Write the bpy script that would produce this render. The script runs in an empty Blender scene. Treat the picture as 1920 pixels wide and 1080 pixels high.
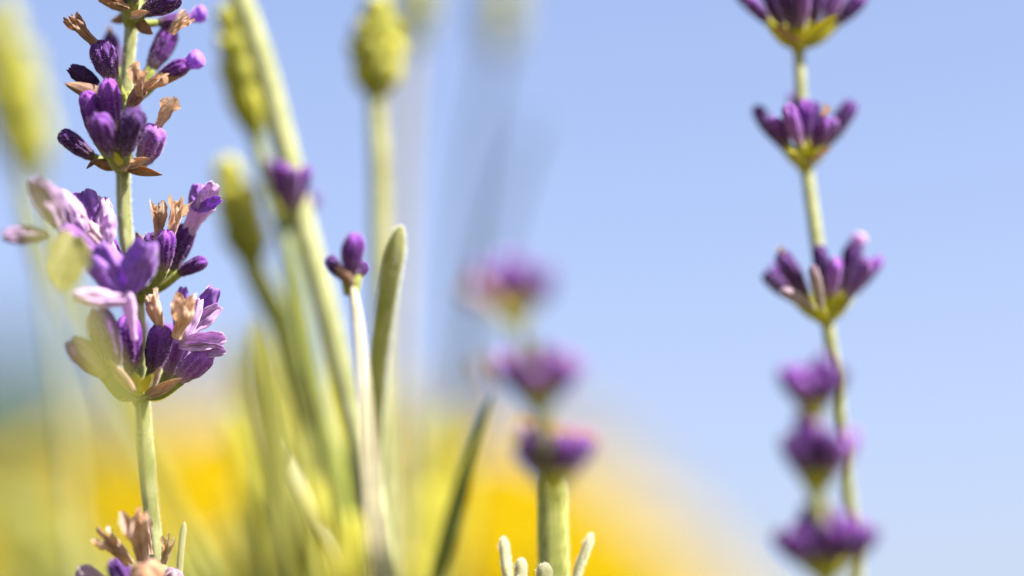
import bpy, bmesh, math, random
from mathutils import Vector, Matrix, noise

R = math.radians
sc = bpy.context.scene
col = sc.collection
random.seed(7)

# ------------------------------------------------------------------ camera
CAM_H, PITCH, LENS, FOC = 0.50, R(12.5), 100.0, 0.330
cd = bpy.data.cameras.new('camera')
cam = bpy.data.objects.new('camera', cd)
col.objects.link(cam)
cam.location = (0, 0, CAM_H)
cam.rotation_euler = (R(90) + PITCH, 0, 0)
cd.lens, cd.sensor_width = LENS, 36.0
cd.clip_start, cd.clip_end = 0.01, 2000.0
cd.dof.use_dof = True
cd.dof.focus_distance = FOC - 0.005
cd.dof.aperture_fstop = 4.0
sc.camera = cam

# ------------------------------------------------------------------ sky and sun
SUN_EL, SUN_AZ = R(50), R(114)         # azimuth clockwise from +Y (the view direction)
w = bpy.data.worlds.new("World")
sc.world = w
w.use_nodes = True
nt = w.node_tree
sky = nt.nodes.new('ShaderNodeTexSky')
sky.sky_type = 'NISHITA'
sky.sun_disc = False
sky.sun_elevation, sky.sun_rotation = SUN_EL, SUN_AZ
sky.air_density, sky.dust_density, sky.ozone_density = 1.0, 3.0, 1.0
tint = nt.nodes.new('ShaderNodeMix')
tint.data_type = 'RGBA'
tint.blend_type = 'MULTIPLY'
tint.inputs[0].default_value = 1.0
tint.inputs[7].default_value = (1.05, 0.97, 1.08, 1)
nt.links.new(sky.outputs[0], tint.inputs[6])
nt.links.new(tint.outputs[2], nt.nodes['Background'].inputs[0])
nt.nodes['Background'].inputs[1].default_value = 0.056

sd = bpy.data.lights.new('sun', 'SUN')
sd.energy, sd.angle, sd.color = 5.0, R(0.55), (1.0, 0.95, 0.87)
sun = bpy.data.objects.new('sun', sd)
col.objects.link(sun)
s_dir = Vector((math.cos(SUN_EL) * math.sin(SUN_AZ), math.cos(SUN_EL) * math.cos(SUN_AZ), math.sin(SUN_EL)))
sun.rotation_euler = s_dir.to_track_quat('Z', 'Y').to_euler()
sun.location = s_dir * 20

vs = sc.view_settings
vs.view_transform, vs.look, vs.exposure, vs.gamma = 'Standard', 'None', 2.05, 1.0
sc.cycles.use_denoising = True
sc.cycles.denoiser = 'OPENIMAGEDENOISE'
sc.cycles.max_bounces = 8
sc.cycles.transmission_bounces = 8

# ------------------------------------------------------------------ coordinates
FWD = Vector((0, math.cos(PITCH), math.sin(PITCH)))
UP = Vector((0, -math.sin(PITCH), math.cos(PITCH)))
RIGHT = Vector((1, 0, 0))
CAM = Vector((0, 0, CAM_H))
K = 36.0 / LENS / 1920.0               # metres per photo pixel per metre of distance

def P(px, py, dz=0.0):
    """world point seen at photo pixel (px, py), dz millimetres beyond the focused plane"""
    z = FOC + dz * 0.001
    return CAM + FWD * z + RIGHT * ((px - 960) * K * z) + UP * ((540 - py) * K * z)

def M(px, dz=0.0):
    return px * K * (FOC + dz * 0.001)

# ------------------------------------------------------------------ materials
def new_mat(name):
    m = bpy.data.materials.new(name)
    m.use_nodes = True
    n = m.node_tree.nodes
    return m, m.node_tree, n['Principled BSDF'], n['Material Output']

def ramp(t, stops, src):
    r = t.nodes.new('ShaderNodeValToRGB')
    while len(r.color_ramp.elements) < len(stops):
        r.color_ramp.elements.new(0.5)
    for e, (p, c) in zip(r.color_ramp.elements, stops):
        e.position, e.color = p, (*c, 1)
    t.links.new(src, r.inputs[0])
    return r.outputs[0]

def noise_tex(t, scale, detail=3, coords='Object', vec=None, rough=0.6):
    n = t.nodes.new('ShaderNodeTexNoise')
    n.inputs['Scale'].default_value = scale
    n.inputs['Detail'].default_value = detail
    n.inputs['Roughness'].default_value = rough
    if vec is None:
        c = t.nodes.new('ShaderNodeTexCoord')
        vec = c.outputs[coords]
    t.links.new(vec, n.inputs['Vector'])
    return n

def mix(t, fac, a, b, blend='MIX'):
    m = t.nodes.new('ShaderNodeMix')
    m.data_type = 'RGBA'
    m.blend_type = blend
    for i, v in ((0, fac), (6, a), (7, b)):
        if hasattr(v, 'is_output'):
            t.links.new(v, m.inputs[i])
        else:
            m.inputs[i].default_value = v if i == 0 else (*v, 1)
    return m.outputs[2]

def finish(t, bsdf, out, colr, rough=0.7, sheen=0.0, sheen_tint=(1, 1, 1), transl=0.0, tcol=None,
           bump=None, bump_s=0.3, bump_d=0.0002, spec=0.3):
    t.links.new(colr, bsdf.inputs['Base Color'])
    bsdf.inputs['Roughness'].default_value = rough
    bsdf.inputs['Specular IOR Level'].default_value = spec
    if sheen:
        bsdf.inputs['Sheen Weight'].default_value = sheen
        bsdf.inputs['Sheen Roughness'].default_value = 0.45
        bsdf.inputs['Sheen Tint'].default_value = (*sheen_tint, 1)
    nrm = None
    if bump is not None:
        b = t.nodes.new('ShaderNodeBump')
        b.inputs['Strength'].default_value = bump_s
        b.inputs['Distance'].default_value = bump_d
        t.links.new(bump, b.inputs['Height'])
        nrm = b.outputs[0]
        t.links.new(nrm, bsdf.inputs['Normal'])
    if transl:
        tr = t.nodes.new('ShaderNodeBsdfTranslucent')
        if tcol is None:
            t.links.new(colr, tr.inputs[0])
        else:
            t.links.new(tcol, tr.inputs[0])
        ms = t.nodes.new('ShaderNodeMixShader')
        ms.inputs[0].default_value = transl
        t.links.new(bsdf.outputs[0], ms.inputs[1])
        t.links.new(tr.outputs[0], ms.inputs[2])
        t.links.new(ms.outputs[0], out.inputs[0])

def attr(t, name):
    a = t.nodes.new('ShaderNodeAttribute')
    a.attribute_name = name
    return a

def calyx_mat(name, stops, sheen=0.05, tintc=(0.85, 0.65, 1.0), hi=(0.12, 0.040, 0.20), transl=0.0):
    m, t, b, o = new_mat(name)
    base = ramp(t, stops, attr(t, 'along').outputs['Fac'])
    n = noise_tex(t, 9.0, 4)
    oi = t.nodes.new('ShaderNodeObjectInfo')
    var = ramp(t, [(0.0, (0.62, 0.62, 0.66)), (1.0, (1.35, 1.25, 1.3))], oi.outputs['Random'])
    c1 = mix(t, 1.0, base, var, 'MULTIPLY')
    msk = ramp(t, [(0.45, (0, 0, 0)), (0.75, (0.55, 0.55, 0.55))], n.outputs['Fac'])
    rib = attr(t, 'rib').outputs['Fac']
    c2 = mix(t, msk, c1, hi)
    ribm = ramp(t, [(0.55, (0, 0, 0)), (1.0, (0.38, 0.38, 0.38))], rib)
    c3 = mix(t, ribm, c2, hi)
    fine = noise_tex(t, 22.0, 3)
    finish(t, b, o, c3, 0.75, sheen, tintc, transl, None, fine.outputs['Fac'], 0.4, 0.00004, 0.2)
    return m

VIO = [(0.0, (0.17, 0.18, 0.025)), (0.14, (0.11, 0.10, 0.03)), (0.32, (0.055, 0.016, 0.075)),
       (0.7, (0.060, 0.008, 0.130)), (1.0, (0.16, 0.040, 0.27))]
PALE = [(0.0, (0.22, 0.22, 0.07)), (0.16, (0.22, 0.16, 0.16)), (0.4, (0.15, 0.045, 0.23)),
        (0.75, (0.15, 0.035, 0.28)), (1.0, (0.24, 0.085, 0.38))]
DARK = [(0.0, (0.12, 0.10, 0.035)), (0.2, (0.06, 0.04, 0.04)), (0.5, (0.019, 0.004, 0.036)),
        (1.0, (0.040, 0.007, 0.095))]
GREEN = [(0.0, (0.17, 0.20, 0.008)), (0.5, (0.36, 0.39, 0.020)), (1.0, (0.52, 0.54, 0.09))]
BROWN = [(0.0, (0.18, 0.12, 0.04)), (0.5, (0.13, 0.065, 0.03)), (1.0, (0.22, 0.12, 0.06))]
TANC = [(0.0, (0.30, 0.27, 0.12)), (0.5, (0.30, 0.23, 0.18)), (1.0, (0.27, 0.18, 0.25))]
CAL = {
    'violet': calyx_mat('violet_calyx', VIO),
    'pale': calyx_mat('pale_violet_calyx', PALE, 0.25, (0.95, 0.85, 1.0), (0.32, 0.18, 0.42), 0.15),
    'dark': calyx_mat('dark_violet_calyx', DARK, 0.06),
    'green': calyx_mat('young_green_calyx', GREEN, 0.3, (1.0, 1.0, 0.8), (0.58, 0.55, 0.15), 0.5),
    'brown': calyx_mat('dry_brown_calyx', BROWN, 0.2, (1, 0.9, 0.8), (0.35, 0.22, 0.12)),
    'tan': calyx_mat('bleached_calyx', TANC, 0.3, (1, 0.95, 0.9), (0.46, 0.38, 0.34), 0.15),
}

def hair_mat():
    m, t, b, o = new_mat('calyx_hair')
    n = noise_tex(t, 20, 2)
    c = ramp(t, [(0.3, (0.34, 0.20, 0.48)), (0.7, (0.60, 0.46, 0.72))], n.outputs['Fac'])
    finish(t, b, o, c, 0.6, 0, (1, 1, 1), 0.4)
    return m
HAIR = hair_mat()

def stem_mat(name, a, bcol, edge, nscale=300.0, sheen=0.2):
    m, t, b, o = new_mat(name)
    n = noise_tex(t, nscale, 4)
    c = ramp(t, [(0.35, a), (0.68, bcol)], n.outputs['Fac'])
    r = ramp(t, [(0.5, (0, 0, 0)), (1.0, (0.6, 0.6, 0.6))], attr(t, 'rib').outputs['Fac'])
    mp = t.nodes.new('ShaderNodeMapping')
    mp.inputs['Scale'].default_value = (2600, 2600, 130)
    tcn = t.nodes.new('ShaderNodeTexCoord')
    t.links.new(tcn.outputs['Object'], mp.inputs[0])
    st = noise_tex(t, 1.0, 2, vec=mp.outputs[0])
    stm = ramp(t, [(0.3, (0.72, 0.72, 0.66)), (0.65, (1.12, 1.12, 1.1))], st.outputs['Fac'])
    spk = noise_tex(t, 1500.0, 2)
    spm = ramp(t, [(0.68, (1, 1, 1)), (0.78, (0.45, 0.36, 0.25))], spk.outputs['Fac'])
    c2 = mix(t, 1.0, mix(t, 1.0, mix(t, r, c, edge), stm, 'MULTIPLY'), spm, 'MULTIPLY')
    fine = noise_tex(t, 1800.0, 3)
    finish(t, b, o, c2, 0.65, sheen, (1, 1, 0.92), 0.08, None, fine.outputs['Fac'], 0.35, 0.00005)
    return m
STEM = stem_mat('pale_green_stem', (0.16, 0.18, 0.050), (0.31, 0.32, 0.16), (0.52, 0.51, 0.37))
STEM_G = stem_mat('green_stem', (0.12, 0.15, 0.018), (0.22, 0.24, 0.035), (0.38, 0.38, 0.16))
STEM_SHADE = stem_mat('shade_painted_stem', (0.018, 0.03, 0.025), (0.035, 0.05, 0.04), (0.06, 0.08, 0.07), 300, 0.0)  # far stems: their shade is put into the base colour
STEM_Y = stem_mat('yellow_green_stem', (0.14, 0.17, 0.016), (0.34, 0.34, 0.07), (0.50, 0.48, 0.26))
STEM_T = stem_mat('mottled_shoot_stem', (0.17, 0.20, 0.025), (0.42, 0.41, 0.12), (0.50, 0.48, 0.30), 700.0)
STEM_P = stem_mat('pinkish_pale_stem', (0.26, 0.22, 0.13), (0.36, 0.32, 0.21), (0.48, 0.44, 0.34))

def leaf_mat(name, a, bcol, sheen=0.4, transl=0.3, tc=None):
    m, t, b, o = new_mat(name)
    n = noise_tex(t, 250.0, 4)
    c = ramp(t, [(0.3, a), (0.7, bcol)], n.outputs['Fac'])
    r = ramp(t, [(0.5, (0, 0, 0)), (1.0, (0.55, 0.55, 0.55))], attr(t, 'rib').outputs['Fac'])
    c2 = mix(t, r, c, (min(1, bcol[0] * 1.5), min(1, bcol[1] * 1.45), min(1, bcol[2] * 2.6 + 0.05)))
    fine = noise_tex(t, 1600.0, 3)
    tcol = ramp(t, [(0.3, tc), (0.7, tuple(min(1, v * 1.2) for v in tc))], n.outputs['Fac']) if tc else None
    finish(t, b, o, c2, 0.6, sheen, (1, 1, 0.9), transl, tcol, fine.outputs['Fac'], 0.4, 0.00006)
    return m
LEAF = leaf_mat('grey_green_leaf', (0.17, 0.18, 0.025), (0.28, 0.275, 0.055), 0.25, 0.4, (0.36, 0.38, 0.03))
LEAF_F = leaf_mat('felted_grey_green_leaf', (0.22, 0.235, 0.075), (0.34, 0.34, 0.14), 0.35, 0.4, (0.40, 0.42, 0.08))
LEAF_Y = leaf_mat('yellow_green_leaf', (0.36, 0.35, 0.03), (0.54, 0.51, 0.08), 0.15, 0.55, (0.60, 0.56, 0.03))
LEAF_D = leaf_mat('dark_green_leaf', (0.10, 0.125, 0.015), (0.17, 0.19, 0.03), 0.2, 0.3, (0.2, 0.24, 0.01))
LEAF_W = leaf_mat('pale_felted_leaf', (0.30, 0.29, 0.15), (0.44, 0.42, 0.27), 0.3, 0.2, (0.5, 0.5, 0.2))

def petal_mat(name, a, bcol, tcol, transl, sheen=0.3, sc_=6.0):
    m, t, b, o = new_mat(name)
    n = noise_tex(t, sc_, 5)
    oi = t.nodes.new('ShaderNodeObjectInfo')
    c = ramp(t, [(0.3, a), (0.72, bcol)], n.outputs['Fac'])
    var = ramp(t, [(0.0, (0.75, 0.75, 0.75)), (1.0, (1.2, 1.2, 1.2))], oi.outputs['Random'])
    c2 = mix(t, 1.0, c, var, 'MULTIPLY')
    tc = ramp(t, [(0.3, tcol), (0.7, tuple(min(1, v * 1.3) for v in tcol))], n.outputs['Fac'])
    mp = t.nodes.new('ShaderNodeMapping')
    mp.inputs['Scale'].default_value = (22, 22, 1.6)
    tcn = t.nodes.new('ShaderNodeTexCoord')
    t.links.new(tcn.outputs['Object'], mp.inputs[0])
    vn = noise_tex(t, 1.0, 3, vec=mp.outputs[0])
    vm = ramp(t, [(0.35, (0.55, 0.50, 0.60)), (0.6, (1.12, 1.12, 1.1))], vn.outputs['Fac'])
    c2 = mix(t, 0.8, c2, vm, 'MULTIPLY')
    tc = mix(t, 0.8, tc, vm, 'MULTIPLY')
    vein = noise_tex(t, 14.0, 3)
    finish(t, b, o, c2, 0.6, sheen, (1, 0.9, 1), transl, tc, vein.outputs['Fac'], 0.3, 0.00004)
    return m
PETAL = petal_mat('violet_petal', (0.25, 0.085, 0.47), (0.44, 0.24, 0.66), (0.36, 0.08, 0.64), 0.45, 0.5)
PETAL_P = petal_mat('lilac_petal', (0.48, 0.30, 0.56), (0.66, 0.48, 0.70), (0.60, 0.34, 0.70), 0.4, 0.5)
PETAL_G = petal_mat('faded_grey_violet_petal', (0.26, 0.17, 0.30), (0.40, 0.28, 0.44), (0.36, 0.22, 0.40), 0.4, 0.3)
DRY = petal_mat('withered_petal', (0.32, 0.20, 0.13), (0.66, 0.51, 0.38), (0.60, 0.36, 0.20), 0.3, 0.3, 3.0)
DRY_D = petal_mat('brown_withered_petal', (0.16, 0.085, 0.05), (0.34, 0.20, 0.12), (0.25, 0.10, 0.04), 0.25, 0.2, 4.0)
BRACT = petal_mat('brown_bract', (0.22, 0.11, 0.04), (0.42, 0.26, 0.11), (0.40, 0.18, 0.05), 0.3, 0.2)
BRACT_Y = petal_mat('yellow_green_bract', (0.42, 0.40, 0.03), (0.62, 0.56, 0.07), (0.62, 0.56, 0.02), 0.4, 0.2)

# ------------------------------------------------------------------ mesh helpers
def add_float_attr(me, name, vals):
    a = me.attributes.new(name, 'FLOAT', 'POINT')
    a.data.foreach_set('value', vals)

def mesh_from(name, verts, faces, mats, along=None, rib=None, midx=None):
    me = bpy.data.meshes.new(name)
    me.from_pydata([tuple(v) for v in verts], [], faces)
    for m in (mats if isinstance(mats, (list, tuple)) else [mats]):
        me.materials.append(m)
    n = len(verts)
    add_float_attr(me, 'along', along if along else [0.5] * n)
    add_float_attr(me, 'rib', rib if rib else [0.0] * n)
    me.polygons.foreach_set('use_smooth', [True] * len(faces))
    if midx:
        me.polygons.foreach_set('material_index', midx)
    me.update()
    return me

def link(name, data, parent=None, loc=None):
    o = bpy.data.objects.new(name, data)
    col.objects.link(o)
    if parent:
        o.parent = parent
    if loc is not None:
        o.location = loc
    return o

def thing(name, loc, label, cat, group=None):
    o = bpy.data.objects.new(name, None)
    o.empty_display_size = 0.01
    col.objects.link(o)
    o.location = loc
    o['label'], o['category'] = label, cat
    if group:
        o['group'] = group
    return o

def frame(d, roll=0.0, hint=None):
    z = d.normalized()
    if hint is not None:
        x = (hint - z * hint.dot(z))
        x = x.normalized() if x.length > 1e-6 else z.orthogonal().normalized()
    else:
        x = z.orthogonal().normalized()
    y = z.cross(x)
    m = Matrix((x, y, z)).transposed()
    return m @ Matrix.Rotation(roll, 3, 'Z')

def spline(pts, rad, per=8):
    """Catmull-Rom through pts, radii interpolated"""
    P_ = [pts[0] * 2 - pts[1]] + list(pts) + [pts[-1] * 2 - pts[-2]]
    op, orr = [], []
    for i in range(1, len(P_) - 2):
        a, b, c, d = P_[i - 1:i + 3]
        for k in range(per):
            t = k / per
            op.append(0.5 * ((2 * b) + (c - a) * t + (2 * a - 5 * b + 4 * c - d) * t * t + (3 * b - a - 3 * c + d) * t ** 3))
            orr.append(rad[i - 1] * (1 - t) + rad[i] * t)
    op.append(pts[-1]); orr.append(rad[-1])
    return op, orr

def sweep(pts, radii, section, hint, cap=True):
    """closed skin along pts; section(t, u) -> (x, y, rib) in units of the radius"""
    n = len(pts)
    V, F, A, B = [], [], [], []
    ns = 16
    for i, p in enumerate(pts):
        d = (pts[min(i + 1, n - 1)] - pts[max(i - 1, 0)])
        m = frame(d, 0, hint)
        for k in range(ns):
            u = 2 * math.pi * k / ns
            x, y, rb = section(i / (n - 1), u)
            V.append(p + m @ Vector((x * radii[i], y * radii[i], 0)))
            A.append(i / (n - 1)); B.append(rb)
    for i in range(n - 1):
        for k in range(ns):
            a, b = i * ns + k, i * ns + (k + 1) % ns
            F.append((a, b, b + ns, a + ns))
    F.append(tuple(range(ns - 1, -1, -1)))
    F.append(tuple(range((n - 1) * ns, n * ns)))
    return V, F, A, B

def sec_stem(t, u):
    c, s = math.cos(u), math.sin(u)
    e = 0.52                                             # a rounded square, its corners ribbed
    x = math.copysign(abs(c) ** e, c)
    y = math.copysign(abs(s) ** e, s)
    rb = max(0.0, (abs(math.sin(2 * u)) - 0.55) / 0.45)
    k = 1 + 0.05 * rb
    return x * k, y * k, rb

def sec_leaf(t, u):
    c, s = math.cos(u), math.sin(u)
    y = 0.26 * s + 0.30 * c * c - 0.10                   # edges rolled to one side
    groove = 0.10 * math.exp(-(c / 0.16) ** 2) if s < 0 else -0.05 * math.exp(-(c / 0.16) ** 2)
    return c, y + groove, max(0.0, (abs(c) - 0.75) / 0.25)

def add_hairs(V, F, A, B, nmain, count, length, wid, rnd):
    """short hairs on the first nmain faces; returns the face count before"""
    n0 = len(F)
    faces = F[:nmain]
    for _ in range(count):
        f = rnd.choice(faces)
        if len(f) != 4:
            continue
        a, b, c, d = (V[i] for i in f)
        u, v = rnd.random(), rnd.random()
        p = (a * (1 - u) + b * u) * (1 - v) + (d * (1 - u) + c * u) * v
        nrm = (b - a).cross(d - a)
        if nrm.length < 1e-12:
            continue
        nrm.normalize()
        dirv = (nrm + Vector((rnd.uniform(-.6, .6), rnd.uniform(-.6, .6), rnd.uniform(-.3, .6)))).normalized()
        side = dirv.orthogonal().normalized()
        i = len(V)
        V += [p - side * wid, p + side * wid, p + dirv * length * rnd.uniform(.5, 1.2)]
        A += [0.5] * 3; B += [1.0] * 3
        F.append((i, i + 1, i + 2))
    return n0

# shared unit meshes (length 1 along Z, width 1) -------------------------------------------------
def prof(tab, t):
    for (a, ra), (b, rb) in zip(tab, tab[1:]):
        if t <= b:
            k = (t - a) / (b - a)
            k = k * k * (3 - 2 * k)
            return ra + (rb - ra) * k
    return tab[-1][1]

CAL_PROF = [(0, .24), (.06, .40), (.22, .70), (.48, .93), (.72, 1.0), (.86, .93), (.95, .70), (1.0, .16)]
def calyx_mesh(seed, mat, hairs=170):
    rnd = random.Random(seed)
    rows, cols = 26, 48
    ribs = rnd.choice((8, 9, 10))
    ph, bend, bph = rnd.random() * 6, rnd.uniform(.05, .22), rnd.random() * 6.28
    V, F, A, B = [], [], [], []
    for i in range(rows + 1):
        t = i / rows
        r0 = prof(CAL_PROF, t) * 0.5
        for k in range(cols):
            u = 2 * math.pi * k / cols
            rb = 0.5 + 0.5 * math.cos(ribs * u + ph + 0.6 * math.sin(3 * t + ph))
            env = math.sin(math.pi * min(1, max(0, t))) ** 0.6
            r = r0 * (1 + 0.20 * (rb - 0.5) * env)
            if t > 0.8:
                r *= 1 + 0.22 * (t - 0.8) / 0.2 * math.cos(4 * u + ph)
            nz = noise.noise(Vector((math.cos(u) * 1.2 + seed * 3.1, math.sin(u) * 1.2, t * 2.5)))
            r *= 1 + 0.13 * nz
            bo = bend * (t * t - 0.3 * t)
            z = t + 0.03 * math.cos(4 * u + ph) * max(0, (t - .8) / .2)
            V.append(Vector((r * math.cos(u) + bo * math.cos(bph), r * math.sin(u) + bo * math.sin(bph), z)))
            A.append(t); B.append(rb * env)
    for i in range(rows):
        for k in range(cols):
            a, b = i * cols + k, i * cols + (k + 1) % cols
            F.append((a, b, b + cols, a + cols))
    F.append(tuple(range(cols - 1, -1, -1)))
    F.append(tuple(range(rows * cols, (rows + 1) * cols)))
    n0 = add_hairs(V, F, A, B, rows * cols, hairs, 0.085, 0.0075, rnd)
    midx = [0] * n0 + [1] * (len(F) - n0)
    return mesh_from('calyx', V, F, [mat, HAIR], A, B, midx)

CM = {k: [calyx_mesh(i * 7 + j * 101 + 3, m, 120 if k == 'green' else 420) for i in range(5)]
      for j, (k, m) in enumerate(CAL.items())}

def grid_mesh(name, nu, nv, fn, mat, thick=0.012):
    """a petal-like sheet with real thickness; fn(u, v) -> Vector"""
    top = [[fn(i / nu, j / nv) for j in range(nv + 1)] for i in range(nu + 1)]
    V, F = [], []
    def nrm(i, j):
        a = top[min(i + 1, nu)][j] - top[max(i - 1, 0)][j]
        b = top[i][min(j + 1, nv)] - top[i][max(j - 1, 0)]
        c = a.cross(b)
        return c.normalized() if c.length > 1e-9 else Vector((0, 0, 1))
    for s in (1, -1):
        for i in range(nu + 1):
            for j in range(nv + 1):
                V.append(top[i][j] + nrm(i, j) * (thick * 0.5 * s))
    N = (nu + 1) * (nv + 1)
    idx = lambda i, j: i * (nv + 1) + j
    for i in range(nu):
        for j in range(nv):
            q = (idx(i, j), idx(i + 1, j), idx(i + 1, j + 1), idx(i, j + 1))
            F.append(q); F.append(tuple(x + N for x in reversed(q)))
    edge = [idx(i, 0) for i in range(nu)] + [idx(nu, j) for j in range(nv)] + \
           [idx(i, nv) for i in range(nu, 0, -1)] + [idx(0, j) for j in range(nv, 0, -1)]
    for a, b in zip(edge, edge[1:] + edge[:1]):
        F.append((b, a, a + N, b + N))
    return V, F

def petal_shape(seed, cup=0.25, wav=0.06, wid=0.9, tipr=0.9):
    rnd = random.Random(seed)
    s = rnd.random() * 50
    def fn(u, v):
        t = v
        half = wid * 0.5 * (math.sin(math.pi * min(1.0, (0.10 + 0.90 * t) ** 0.8 * 0.93)) ** 0.6 * (0.4 + 0.6 * t ** .5))
        x = (u - 0.5) * 2 * half
        z = t + 0.05 * noise.noise(Vector((u * 3, s, 2)))
        y = cup * ((u - .5) * 2) ** 2 * half * 2 + cup * 0.9 * (t - 0.45) ** 2
        y += wav * noise.noise(Vector((u * 2.6, t * 2.6, s))) + 0.5 * wav * noise.noise(Vector((u * 7, t * 5, s)))
        y += 0.035 * noise.noise(Vector((u * 16, t * 3, s)))
        e = abs(u - .5) * 2
        x *= 1 + 0.16 * noise.noise(Vector((t * 7, s, round(u) * 9)))
        z += 0.07 * t * noise.noise(Vector((u * 6, s, 7)))
        return Vector((x, y, z))
    return fn

def petal_mesh(seed, mat, cup=0.34, wav=0.17, wid=0.9, name='petal'):
    V, F = grid_mesh(name, 18, 20, petal_shape(seed, cup, wav, wid), mat)
    return mesh_from(name, V, F, mat)

def bract_shape(seed, curl=0.3):
    def fn(u, v):
        half = 0.5 * (math.sin(math.pi * min(1, 0.12 + 0.88 * v)) ** 0.75 + 0.02) * (1 - 0.35 * v)
        x = (u - .5) * 2 * half
        y = 0.5 * half * ((u - .5) * 2) ** 2 + curl * v * v * 0.5
        y += 0.07 * noise.noise(Vector((u * 3, v * 4, seed * 1.7)))
        return Vector((x, y, v))
    return fn

def bract_mesh(seed, mat):
    V, F = grid_mesh('bract', 8, 12, bract_shape(seed), mat, 0.03)
    return mesh_from('bract', V, F, mat)

def withered_mesh(seed, mat):
    """crumpled dry corolla: thin tube flaring into torn, curled lobes"""
    rnd = random.Random(seed)
    s = rnd.random() * 40
    nl = rnd.choice((3, 4, 5))
    tilt = rnd.uniform(-.5, .5)
    rows, cols = 20, 44
    V, F = [], []
    for i in range(rows + 1):
        t = i / rows
        for k in range(cols):
            u = 2 * math.pi * k / cols
            lob = 0.5 + 0.5 * math.cos(nl * u + s + 0.8 * math.sin(u + s))
            ll = 0.5 + 0.8 * noise.noise(Vector((math.cos(u) * .9 + s, math.sin(u) * .9, s)))      # lobes of unlike length
            fl = max(0, (t - 0.22) / 0.78)
            cu, su = math.cos(u), math.sin(u)
            nz = noise.noise(Vector((cu * 1.3 + s, su * 1.3, t * 2.2)))
            rid = 0.5 - abs(noise.noise(Vector((cu * 2.3 + s, su * 2.3, t * 1.6 + 5))))            # lengthwise folds
            n3 = noise.noise(Vector((cu * 6 + s, su * 6, t * 7)))
            r = 0.17 + 0.10 * fl + 0.26 * nz * (.3 + fl) + 0.34 * (rid - .25) * (.35 + fl) + 0.05 * n3 * fl
            r += 0.24 * lob * max(0, fl - .35) * (1.2 - fl)
            r = max(r, 0.04)
            z = t * (0.80 + 0.35 * ll * fl) - 0.45 * max(0, fl - .6) * lob + 0.07 * n3 * fl
            V.append(Vector((r * cu + tilt * fl * fl * .55, r * su + .3 * tilt * fl, z)))
    for i in range(rows):
        for k in range(cols):
            a, b = i * cols + k, i * cols + (k + 1) % cols
            F.append((a, b, b + cols, a + cols))
    me = mesh_from('withered_corolla', V, F, mat)
    return me

def knob_mesh(seed, mat):
    """a corolla still folded into a knob on a short neck"""
    s = seed * 2.3
    rows, cols = 24, 40
    tab = [(0, .5), (.25, .56), (.45, .76), (.68, 1.0), (.86, .9), (.95, .62), (1.0, .1)]
    V, F = [], []
    for i in range(rows + 1):
        t = i / rows
        for k in range(cols):
            u = 2 * math.pi * k / cols
            r = prof(tab, t) * .5
            fl = max(0, (t - .35) / .65)
            r *= 1 + 0.10 * fl * abs(math.sin(1.5 * u + s)) + 0.16 * noise.noise(Vector((math.cos(u) * 1.3, math.sin(u) * 1.3 + s, t * 2.6)))
            V.append(Vector((r * math.cos(u) + .16 * t * t, r * math.sin(u), t)))
    for i in range(rows):
        for k in range(cols):
            a, b = i * cols + k, i * cols + (k + 1) % cols
            F.append((a, b, b + cols, a + cols))
    F.append(tuple(range(rows * cols, (rows + 1) * cols)))
    return mesh_from('folded_corolla', V, F, mat)

OLIVE = petal_mat('olive_bract', (0.12, 0.12, 0.025), (0.18, 0.17, 0.045), (0.17, 0.16, 0.02), 0.35, 0.1)
PM = {'violet': [petal_mesh(i, PETAL) for i in range(4)], 'lilac': [petal_mesh(i + 9, PETAL_P) for i in range(3)],
      'grey': [petal_mesh(i + 19, PETAL_G) for i in range(3)], 'green': [petal_mesh(31, OLIVE, .2, .05)],
      'dark': [petal_mesh(41, CAL['dark'], .3, .12)]}
BM = {'brown': [bract_mesh(i, BRACT) for i in range(3)], 'yellow': [bract_mesh(i + 5, BRACT_Y) for i in range(2)],
      'dark': [bract_mesh(i + 8, DRY_D) for i in range(2)], 'tan': [bract_mesh(i + 12, DRY) for i in range(2)]}
WM = {'tan': [withered_mesh(i + 1, DRY) for i in range(5)], 'brown': [withered_mesh(i + 11, DRY_D) for i in range(3)]}
KM = {'violet': [knob_mesh(i, PETAL) for i in range(2)], 'lilac': [knob_mesh(i + 4, PETAL_P) for i in range(2)]}

# ------------------------------------------------------------------ plant builders
def put(name, data, parent, a, b, width, roll=0.0, hint=None, depth=None):
    """a unit mesh laid from world point a to b under a parent whose world origin is known"""
    d = b - a
    m = frame(d, roll, hint).to_4x4()
    depth = depth if depth else width
    mm = Matrix.Translation(a) @ m @ Matrix.Diagonal((width, depth, d.length, 1))
    o = bpy.data.objects.new(name, data)
    col.objects.link(o)
    o.parent = parent
    o.matrix_local = Matrix.Translation(-ORG[parent.name]) @ mm
    return o
ORG = {}

def ground_path(pts, lean=0.0, dy=0.0):
    """carry a stem from its lowest visible point on down to the soil"""
    last, prev = pts[-1], pts[-2]
    d = (last - prev).normalized()
    g = Vector((last.x + d.x * 0.10 + lean, last.y + d.y * 0.05 + dy, -0.004))
    ctrl = last + d * 0.12
    step = (last - prev).length
    tot = (g - last).length
    out, acc = list(pts), 0.0
    while True:
        step *= 1.7
        acc += step
        t = acc / tot
        if t > 0.8:
            break
        out.append(last * (1 - t) ** 2 + ctrl * (2 * t * (1 - t)) + g * (t * t))
    return out + [g]

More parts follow.
